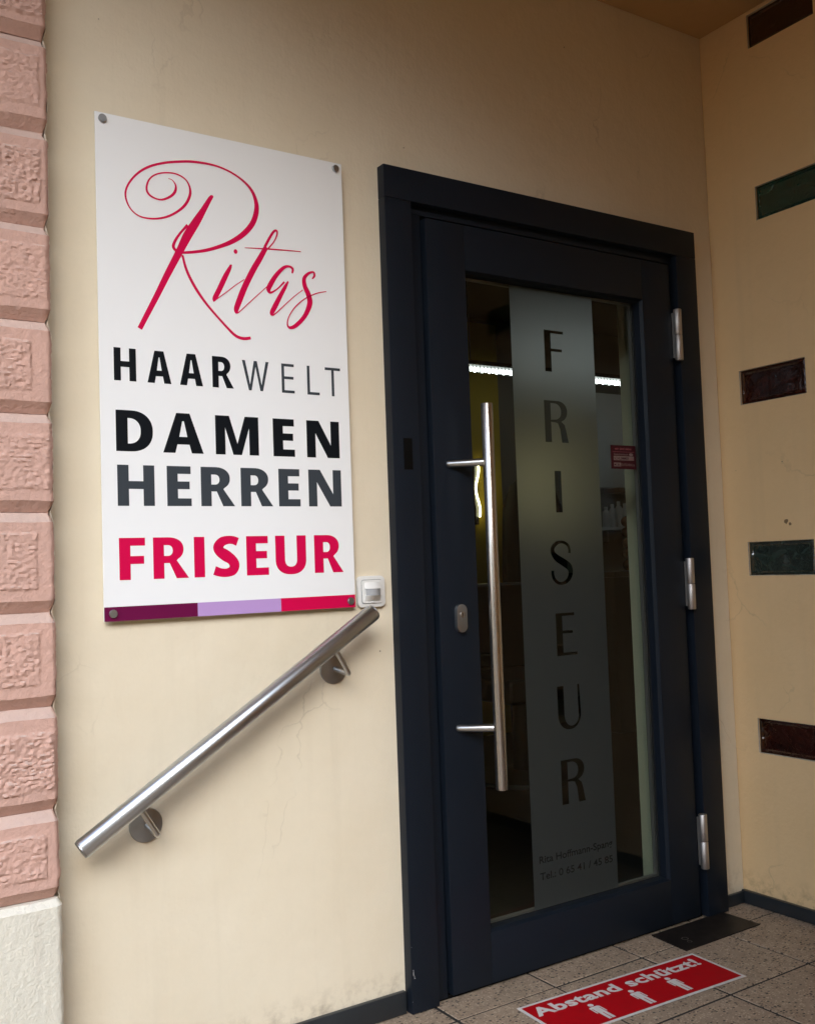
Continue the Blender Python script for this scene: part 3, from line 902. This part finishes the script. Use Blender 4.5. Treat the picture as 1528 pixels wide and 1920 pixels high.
def gl_R(w, h, s, t):
    bw = w*.86; bh = h*.58; cx = w*.42
    outer = [(0, 0), (0, h), (cx, h)] + arc(cx, h-bh/2, bw-cx, bh/2, 90, -52, 20, 2.2) + [(w*.66, h*.435), (w, 0), (w-s*1.16, 0), (w*.46, h*.375), (s, h*.375), (s, 0)]
    hx = s*1.05 + .0001
    hole = [(s, h*.375+t*.92), (s, h-t)] + [(hx+w*.09, h-t)] + arc(hx+w*.09, h*.5*(1+.375)-t*.04+.0*h, bw-s*1.02-hx-w*.09, (h*.625-t*1.92)/2, 90, -90, 14, 2.2)[1:-1] + [(hx+w*.09, h*.375+t*.92)]
    return [outer, hole]
def gl_U(w, h, s, t):
    cz = h*.38
    o = [(0, h), (0, cz)] + arc(w/2, cz, w/2, cz+h*.01, 180, 360, 24, 2.3)[1:] + [(w, h), (w-s, h), (w-s, cz)] + arc(w/2, cz, w/2-s, cz-t, 0, -180, 20, 2.3)[1:] + [(s, h)]
    return [o]
def gl_S(w, h, s, t):
    ov = h*.012
    c = [(.93*w, h*.86, t*1.12), (.76*w, h*.905, t*1.08), (.56*w, h*.912, t*1.1), (.34*w, h*.865, t*1.25), (.205*w, h*.74, s*.98), (.27*w, h*.625, s*.98), (.47*w, h*.525, t*1.55), (.69*w, h*.415, s*.98), (.795*w, h*.285, s*1.0), (.73*w, h*.15, s*.92), (.52*w, h*.092, t*1.12), (.28*w, h*.10, t*1.12), (.05*w, h*.155, t*1.2)]
    return c
def gl_W(w, h, s, t):
    m1 = w*.5
    return [[(0, h), (s*1.05, h), (w*.285, h*.20), (m1-s*.55, h), (m1+s*.55, h), (w*.715, h*.20), (w-s*1.05, h), (w, h), (w*.765, 0), (w*.665, 0), (m1, h*.80), (w*.335, 0), (w*.235, 0)]]
GL = dict(H=gl_H, E=gl_E, F=gl_F, L=gl_L, T=gl_T, I=gl_I, N=gl_N, M=gl_M, A=gl_A, D=gl_D, R=gl_R, U=gl_U, S=gl_S, W=gl_W)
lines = [
    (1.5350, .0727, .0152, .0128, 'p_black', [('H', -.7043, -.6551), ('A', -.6300, -.5753), ('A', -.5552, -.5005), ('R', -.4773, -.4250)]),
    (1.5338, .0708, .0072, .0066, 'p_grey', [('W', -.4031, -.3349), ('E', -.3016, -.2676), ('L', -.2330, -.1994), ('T', -.1836, -.1405)]),
    (1.3800, .0904, .0260, .0172, 'p_black', [('D', -.7026, -.6204), ('A', -.5977, -.5029), ('M', -.4735, -.3658), ('E', -.3284, -.2716), ('N', -.2390, -.1490)]),
    (1.2606, .0896, .0250, .0172, 'p_grey', [('H', -.7015, -.6192), ('E', -.5908, -.5342), ('R', -.5114, -.4295), ('R', -.4140, -.3329), ('E', -.3174, -.2607), ('N', -.2379, -.1477)]),
    (1.0997, .0912, .0245, .0172, 'p_crimson', [('F', -.7007, -.6436), ('R', -.6256, -.5447), ('I', -.5316, -.5066), ('S', -.4870, -.4215), ('E', -.4046, -.3486), ('U', -.3307, -.2500), ('R', -.2276, -.1487)])]
for z, h, s, t_, m_, word in lines:
    for ch, a, b in word:
        if ch == 'S':
            ribbon('letter', [(a+x, z+q, w) for x, q, w in gl_S(b-a, h, s, t_)], SYF, M[m_], pan)
            continue
        g = GL[ch](b-a, h, s, t_) if ch != 'A' else gl_A(b-a, h, s, t_, (b-a)*(.38 if s < .02 else .33))
        flat_print('letter', [[(a+x, z+q) for x, q in poly] for poly in g], SYF, M[m_], pan)
SCRIPT = {
'stem': [(900,6423,110),(1294,7189,129),(1568,7739,149),(1846,8276,168),(2057,8693,205),(2270,9043,189),(2461,9363,136),(2616,9635,101),(2678,9722,73),(2690,9745,20)],
'loop': [(1935,8281,44),(1810,8289,62),(1715,8379,70),(1763,8534,62),(1892,8733,53),(2064,8944,63)],
'bowl': [(1632,9952,13),(1729,9926,22),(1802,9821,40),(1790,9688,62),(1698,9562,57),(1519,9448,48),(1365,9425,39),(1193,9486,48),(1122,9611,48),(1170,9814,39),(1312,9970,35),(1533,10064,35),(1800,10093,36),(2022,10016,36),(2131,9859,45),(2140,9662,63),(2030,9422,63),(1823,9212,53),(1554,9045,48),(1246,8956,43),(945,8966,34),(736,9115,34),(640,9375,42),(695,9620,43),(879,9889,47),(1142,10111,52),(1494,10279,53),(1896,10393,58),(2260,10460,59),(2721,10474,51),(3096,10406,47),(3426,10264,52),(3663,10069,71),(3778,9837,95),(3800,9589,124),(3703,9275,133),(3487,8990,127),(3193,8750,112),(2857,8566,87),(2483,8413,72),(2116,8315,63),(1868,8271,53)],
'leg': [(1925,8222,53),(1994,7948,62),(2101,7700,67),(2274,7416,67),(2495,7134,59),(2765,6855,55),(2993,6635,60),(3177,6485,69),(3366,6436,74),(3558,6468,70)],
'i': [(3110,8160,30),(3105,8145,56),(3060,8048,92),(2955,7856,119),(2792,7523,123),(2685,7324,109),(2655,7250,54),(2650,7240,20)],
'ih': [(2655,7250,36),(2731,7303,23),(2921,7450,23),(3210,7687,19),(3430,7850,19)],
't': [(4025,8720,115),(3859,8430,133),(3679,8132,142),(3449,7695,145),(3286,7315,144),(3208,7104,120),(3220,7012,46)],
'tl': [(3991,8724,67),(4147,9001,63),(4251,9142,58),(4317,9152,48),(4314,9049,39),(4218,8859,29),(4053,8664,38)],
'th': [(3220,7021,37),(3312,7085,23),(3534,7299,23),(3834,7583,19),(4076,7810,24)],
'tb': [(3466,8619,14),(3817,8653,28),(4212,8688,34),(4616,8719,29),(4948,8739,20)],
'a': [(4694,8167,39),(4713,8272,64),(4628,8325,54),(4475,8277,78),(4268,8064,106),(4111,7823,124),(4053,7688,114),(4110,7622,57),(4283,7730,34),(4479,7925,48)],
'a2': [(4581,7952,39),(4495,7803,87),(4379,7604,106),(4209,7294,125),(4120,7129,105),(4138,7067,48)],
'ah': [(4138,7067,38),(4265,7163,29),(4471,7361,24),(4732,7600,20),(4974,7792,20)],
's': [(5238,8098,30),(5303,8186,60),(5280,8273,45),(5138,8221,64),(5019,8079,99),(5029,7893,118),(5120,7693,139),(5149,7462,139),(4999,7142,108),(4760,6894,97),(4595,6817,68),(4527,6893,39),(4579,7096,29),(4765,7358,29),(5039,7590,25),(5357,7755,25),(5623,7830,20)]}
for k, (key, pts) in enumerate(SCRIPT.items()):
    ribbon('script_stroke', [(-.735+a*1e-4, 1.012+b*1e-4, w*1e-4) for a, b, w in pts], SYF-.00006*(k+1), M['p_crimson'], pan)
flat_print('script_stroke', [[(-.4117+.0048*math.cos(R(a)), 1.8615+.0056*math.sin(R(a))) for a in range(0, 360, 20)]], SYF, M['p_crimson'], pan)

# ------------------------------------------------------------------ handrail
A, B = Vector((-.8070, -.080, .5616)), Vector((-.1050, -.080, .9996))
rail = empty('handrail', (A+B)/2 + Vector((0, .08, 0)))
tag(rail, 'sloping brushed steel handrail on two round wall brackets', 'handrail')
ang = math.atan2(B.z-A.z, B.x-A.x); L = (B-A).length/2; rad = .0208
axis = Matrix.Rotation(-ang, 4, 'Y')
tb = tube('tube', [(-L, 0, 0), (-L+.0012, 0, 0), (L-.0012, 0, 0), (L, 0, 0)], [rad-.0010, rad, rad, rad-.0010], M['steel_rail'], rail, n=64)
tb.location = (0, -.08, 0); tb.rotation_euler = (0, -ang, 0)
for s in (-1, 1):
    c = tube('end_cap', [(0, 0, 0), (.0030*s, 0, 0), (.0040*s, 0, 0)], [rad-.0016, rad-.0016, rad-.0028], M['steel_dark'], tb, n=48); c.location = (s*(L-.0002), 0, 0)
dirv = Vector((math.cos(ang), 0, math.sin(ang))); nrm = Vector((-math.sin(ang), 0, math.cos(ang)))
for cx, cz in ((-.6497, .5690), (-.1769, .8653)):
    br = empty('bracket'); br.parent = rail; br.location = -rail.location
    lathe('flange', [(.0365, 0), (.0370, .0030), (.0360, .0062), (.020, .0105), (.0085, .0125)], M['steel_dark'], br, 48, 'y', (cx, -.0002, cz))
    E_p = Vector((cx+.004, -.074, cz-.010))
    s_ = (E_p-A).dot(nrm)
    T_p = E_p - nrm*(s_+.0185); T_p.y = -.0800
    S_p = Vector((cx, -.010, cz))
    pts = []
    d1 = (E_p-S_p).normalized(); d2 = (T_p-E_p).normalized(); q = .012
    p0, p1 = E_p-d1*q, E_p+d2*q
    pts = [S_p, p0] + [(p0*(1-t)**2 + E_p*2*t*(1-t) + p1*t*t) for t in (.2, .4, .6, .8)] + [p1, T_p]
    tube('arm', pts, .0062, M['steel_plain'], br, n=20)

# ------------------------------------------------------------------ motion sensor
sens = empty('motion_sensor', (-.0653, 0, 1.0480))
tag(sens, 'white wall motion sensor between sign corner and door frame', 'sensor')
def rrect(w, h, r_, n=6):
    o = []
    for cx, cz, a0 in ((w/2-r_, h/2-r_, 0), (-w/2+r_, h/2-r_, 90), (-w/2+r_, -h/2+r_, 180), (w/2-r_, -h/2+r_, 270)):
        o += [(cx+r_*math.cos(R(a0+90*k/n)), cz+r_*math.sin(R(a0+90*k/n))) for k in range(n+1)]
    return o
prism('surround', rrect(.0795, .0785, .013), -.0002, -.0110, M['white_plastic'], sens, .0040)
prism('seam', rrect(.0600, .0600, .0065), -.0108, -.0113, M['gap'], sens)
prism('insert', rrect(.0580, .0580, .0055), -.0108, -.0140, M['white_plastic'], sens, .0012)
# bulging sensor body: upper and lower shells curving outwards, lens between
def shell(z0, z1, flip):
    vs, fs = [], []; n = 14
    for k in range(n+1):
        x = -.0225 + .045*k/n; b = math.cos((k/n-.5)*math.pi*.92)
        d = .0035+.0135*b
        vs += [(x, -.0138, z1), (x, -.0138-d, z0), (x, -.0138, z0)]
    for k in range(n):
        a = 3*k; fs += [(a, a+3, a+4, a+1), (a+1, a+4, a+5, a+2)]
    fs += [(0, 1, 2), (3*n, 3*n+2, 3*n+1)]
    bm = bmesh.new(); vv = [bm.verts.new(v) for v in vs]
    for q in fs: bm.faces.new([vv[i] for i in q])
    bm_obj('shell', bm, M['white_plastic'], sens, smooth=True)
shell(.0075, .0235, 1); shell(-.0095, -.0240, -1)
vs, fs = [], []
n = 14
for k in range(n+1):
    x = -.0205 + .041*k/n; b = math.cos((k/n-.5)*math.pi*.92); d = .0030+.0115*b
    vs += [(x, -.0138-d, .0073), (x, -.0138-d, -.0093)]
for k in range(n): fs.append((2*k, 2*k+2, 2*k+3, 2*k+1))
raw('lens', vs, fs, M['grey_lens'], sens, smooth=True)
box('latch', -.004, .006, -.0160, -.0138, -.0275, -.0250, M['white_plastic'], sens, bevel=.0005)

# ------------------------------------------------------------------ floor plate and floor sticker
fp = raw('floor_plate', [(.8405, -.0260, .0015), (1.150, -.0260, .0015), (1.1545, -.1630, .0015), (.8300, -.1665, .0015),
                         (.8405, -.0260, .0045), (1.150, -.0260, .0045), (1.1545, -.1630, .0045), (.8300, -.1665, .0045)],
         [(3, 2, 1, 0), (4, 5, 6, 7), (0, 1, 5, 4), (1, 2, 6, 5), (2, 3, 7, 6), (3, 0, 4, 7)], M['floor_plate'])
tag(fp, 'dark metal cover plate in the floor at the hinge side of the door', 'floor plate')
for q, (x, y, r_) in enumerate(((.8930, -.1050, .010), (.8870, -.1280, .007))):
    o = raw('screw_ring', [(x+(r_ if k % 2 else r_*.82)*math.cos(R(k//2*18)), y+(r_ if k % 2 else r_*.82)*math.sin(R(k//2*18)), .0048) for k in range(40)],
            [(2*k, 2*k+1, (2*k+3) % 40, (2*k+2) % 40) for k in range(20)], M['alu'], fp)

fs_ = empty('floor_sticker', (.224, -.158, .0016))
fs_.rotation_euler = (0, 0, math.atan2(-.029, .612))
tag(fs_, 'red distance warning sticker with white text and figures on the tiles', 'sticker')
SW, SH = .606, .190
def fpoly(name, polys, z, material):
    vs, fc = poly_mesh(polys, lambda a, b: (a, b, z))
    o = raw(name, vs, fc, material, fs_)
    bm = bmesh.new(); bm.from_mesh(o.data)
    for q in bm.faces:
        if q.normal.z < 0: q.normal_flip()
    bm.to_mesh(o.data); bm.free()
    return o
box('sheet', 0, SW, -SH, 0, 0, .0008, M['st_white'], fs_)
b_ = .0085
fpoly('red_field', [[(b_, -b_), (SW-b_, -b_), (SW-b_, -SH+b_), (b_, -SH+b_)]], .0010, M['st_red'])
split_letters(text_mesh('lettering', 'Abstand schützt!', M['st_white'], fs_, .556, .0440, .035, lambda a, b: (.0170+a, -.0672+b, .0012), 1.06), 'letter')
def person_icon(cx, zt):
    h = .0890
    hd_ = arc(cx, zt-.0075, .0078, .0078, 0, 360, 20)[:-1]
    y = zt-.0175
    half = [(.0120, y), (.0165, y-.004), (.0165, y-.0345), (.0125, y-.0345), (.0125, y-.010), (.0105, y-.010), (.0105, zt-h), (.0012, zt-h), (.0012, y-.037)]
    body = [(cx+a, b) for a, b in half] + [(cx-a, b) for a, b in half[::-1]]
    return hd_, body
for cx, zt in ((.160, -.0835), (.297, -.0805), (.427, -.0775)):
    pic = empty('pictogram'); pic.parent = fs_
    for nm, poly in zip(('head', 'body'), person_icon(cx, zt)):
        o = fpoly(nm, [poly], .0012, M['st_white']); o.parent = pic

# ------------------------------------------------------------------ notice on the side wall (seen mirrored in the glass)
po = empty('notice_poster', (1.289, -.60, 1.41))
tag(po, 'white paper notice on the side wall, seen mirrored in the door glass', 'poster')
M['paper'] = mat('paper', (.72, .70, .66), .7)
M['ink'] = mat('poster_ink', (.22, .21, .19), .7)
M['pic'] = mat('poster_picture', (.16, .19, .15), .7)
box('sheet', -.0012, -.0004, -.149, .149, -.21, .21, M['paper'], po)
def pq(name, y0, y1, z0, z1, mm): raw(name, [(-.0018, y0, z0), (-.0018, y1, z0), (-.0018, y1, z1), (-.0018, y0, z1)], [(0, 1, 2, 3)], mm, po)
for z, w in ((.165, .11), (.13, .12), (.10, .09), (.07, .11), (-.10, .10), (-.12, .11), (-.14, .09), (-.175, .12)): pq('text_line', -w, w, z, z+.008, M['ink'])
raw('picture', [(-.0018, a, b) for a, b in arc(-.07, -.005, .042, .058, 0, 360, 30)[:-1]], [tuple(range(30))], M['pic'], po)

# ------------------------------------------------------------------ the room behind the glass
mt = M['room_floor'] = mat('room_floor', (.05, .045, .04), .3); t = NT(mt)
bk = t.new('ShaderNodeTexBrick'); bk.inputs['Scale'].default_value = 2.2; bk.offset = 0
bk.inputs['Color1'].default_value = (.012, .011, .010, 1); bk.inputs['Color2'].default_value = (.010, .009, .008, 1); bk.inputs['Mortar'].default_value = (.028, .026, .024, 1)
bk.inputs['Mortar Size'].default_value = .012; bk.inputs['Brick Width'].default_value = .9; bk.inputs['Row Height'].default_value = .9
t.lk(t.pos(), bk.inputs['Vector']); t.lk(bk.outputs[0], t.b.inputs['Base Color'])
def room(name, *a):
    o = box(name, *a); tag(o, kind='structure'); return o
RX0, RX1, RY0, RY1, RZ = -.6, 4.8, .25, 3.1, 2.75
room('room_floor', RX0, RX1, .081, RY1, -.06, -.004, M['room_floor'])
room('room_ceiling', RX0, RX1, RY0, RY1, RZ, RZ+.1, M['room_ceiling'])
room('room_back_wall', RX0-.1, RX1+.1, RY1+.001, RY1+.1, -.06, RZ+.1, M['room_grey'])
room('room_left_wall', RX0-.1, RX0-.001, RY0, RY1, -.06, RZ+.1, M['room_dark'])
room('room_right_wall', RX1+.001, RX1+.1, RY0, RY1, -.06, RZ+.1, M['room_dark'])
room('room_front_wall', 1.289, RX1, RY0+.0015, RY0+.08, -.06, RZ, M['room_dark'])
M['wood'] = mat('dark_wood', (.10, .05, .025), .5)
M['black_fabric'] = mat('black_fabric', (.008, .008, .009), .9)
M['dark_lacquer'] = mat('dark_lacquer', (.012, .012, .013), .35)
M['amber'] = mat('amber_glass', (.22, .055, .02), .08, coat=.6)
yw = box('accent_wall', 1.4, 2.80, 3.04, 3.099, -.003, 2.7, M['room_yellow']); tag(yw, 'yellow painted accent wall inside the salon behind the lamp', 'wall')

lamp = empty('louvre_light', (2.55, 2.2, 2.180)); tag(lamp, 'bright white louvred strip light inside the salon', 'lamp')
box('housing', -.80, 1.92, -.05, .07, .017, .042, M['dark_lacquer'], lamp, bevel=.004)
for q in (-.6, .6): tube('suspension', [(q, .01, .06), (q, .01, .57)], .003, M['alu'], lamp, n=8)
for k in range(106):  # right-hand cells are hidden from view, added to brighten the salon
    box('lit_cell', -.79+k*.0255, -.79+k*.0255+.0130, -.003, .003, -.014+.004*(k % 2), .015, M['led'], lamp)
nl = empty('wavy_wall_lamp', (2.552, 3.0, 1.56)); tag(nl, 'glowing wavy wall lamp on the yellow wall inside the salon', 'lamp')
wp = [(.014*math.sin(k/60*2*math.pi*1.25+.6), -.02, -.15+.34*k/60) for k in range(61)]
tube('lit_tube', wp, .0062, M['neon'], nl, n=12)
box('mount', -.014, .014, -.006, .036, -.20, .22, M['dark_lacquer'], nl, bevel=.003)

coat = empty('hanging_coat', (2.93, 2.92, 1.0)); tag(coat, 'black coat hanging behind the door glass', 'coat')
bm = bmesh.new(); rings = []
for k in range(15):
    z = .72 - .95*k/14; w = .02+.16*min(1, (k/3)**.7) + .004*k; dp = .015+.05*min(1, k/3)
    ring = []
    for a in range(28):
        th = 2*math.pi*a/28; fold = 1+.16*math.sin(5*th+.4*k*.3)*min(1, k/4)
        ring.append(bm.verts.new((w*math.cos(th)*fold, dp*math.sin(th)*fold, z)))
    rings.append(ring)
for a, b in zip(rings, rings[1:]):
    for k in range(28): bm.faces.new((a[k], a[(k+1) % 28], b[(k+1) % 28], b[k]))
bm.faces.new(rings[0]); bm.faces.new(rings[-1])
bm_obj('body', bm, M['black_fabric'], coat, smooth=True)
for s in (-1, 1): tube('sleeve', [(s*.12, -.03, .60), (s*.18, -.05, .42), (s*.20, -.06, .2), (s*.19, -.05, -.05)], [.05, .06, .052, .045], M['black_fabric'], coat, n=16)
tube('hook', [(0, 0, .71), (0, 0, .76), (0, .02, .79), (0, .12, .80)], .006, M['alu'], coat, n=10)

ch = empty('styling_chair', (1.95, 1.9, 0)); tag(ch, 'black salon chair in the dark room behind the glass', 'chair')
box('seat', -.28, .28, -.28, .28, .42, .54, M['dark_lacquer'], ch, bevel=.03, seg=3)
box('backrest', -.27, .27, .20, .29, .54, 1.0, M['dark_lacquer'], ch, bevel=.03, seg=3)
for s in (-1, 1): box('armrest', s*.29-.03, s*.29+.03, -.22, .20, .60, .66, M['dark_lacquer'], ch, bevel=.012)
lathe('base', [(.28, 0), (.27, .02), (.05, .05), (.04, .42)], M['dark_lacquer'], ch, 32)

ct = empty('counter', (3.75, 2.70, 0)); tag(ct, 'dark reception counter under the product shelf', 'counter')
box('cabinet', -.50, .60, -.20, .25, -.003, .99, M['dark_lacquer'], ct, bevel=.006)
box('worktop', -.52, .62, -.23, .27, .991, 1.025, M['dark_lacquer'], ct, bevel=.004)
wpnl = box('wall_cabinet', 3.56, 4.35, 3.02, 3.098, 1.62, 2.30, M['room_white'], bevel=.004)
tag(wpnl, 'white wall cabinet above the product shelf inside the salon', 'cabinet')
sh = empty('product_shelf', (3.9, 3.0, 1.33)); tag(sh, 'white shelf carrying bottles inside the salon', 'shelf')
box('board', -.35, .45, -.10, .095, -.02, .0, M['room_white'], sh, bevel=.002)
for x in (-.25, .35): box('shelf_bracket', x-.008, x+.008, -.06, .098, -.10, -.021, M['alu'], sh)
ws = box('wooden_shelf', 3.78, 4.2, 2.95, 3.095, 1.58, 1.615, M['wood'], bevel=.003); tag(ws, 'small dark wooden shelf over the bottles inside the salon', 'shelf')
bl = ['leftmost', 'second', 'third', 'rightmost']
for k in range(4):
    x = 3.66+.062*k; h = (.145, .165, .185, .17)[k]
    bo = empty('shampoo_bottle', (x, 2.96, 1.331))
    tag(bo, f'white cosmetic bottle, {bl[k]} of the four on the salon shelf', 'bottle', 'bottles on the salon shelf')
    lathe('bottle', [(.022, 0), (.025, .006), (.025, h*.72), (.018, h*.80), (.011, h*.84), (.011, h*.86)], M['room_white'], bo, 20)
    lathe('cap', [(.013, h*.861), (.013, h*.98), (.010, h)], M['room_white'], bo, 16)
jar = empty('amber_ornament', (3.52, 2.62, 1.026)); tag(jar, 'stacked amber glass ornament on the salon counter', 'ornament')
for k in range(5):
    lathe('globe', [(max(.002, .046*math.sin(math.pi*q/10)), .04-.04*math.cos(math.pi*q/10)+.072*k) for q in range(11)], M['amber'], jar, 20)
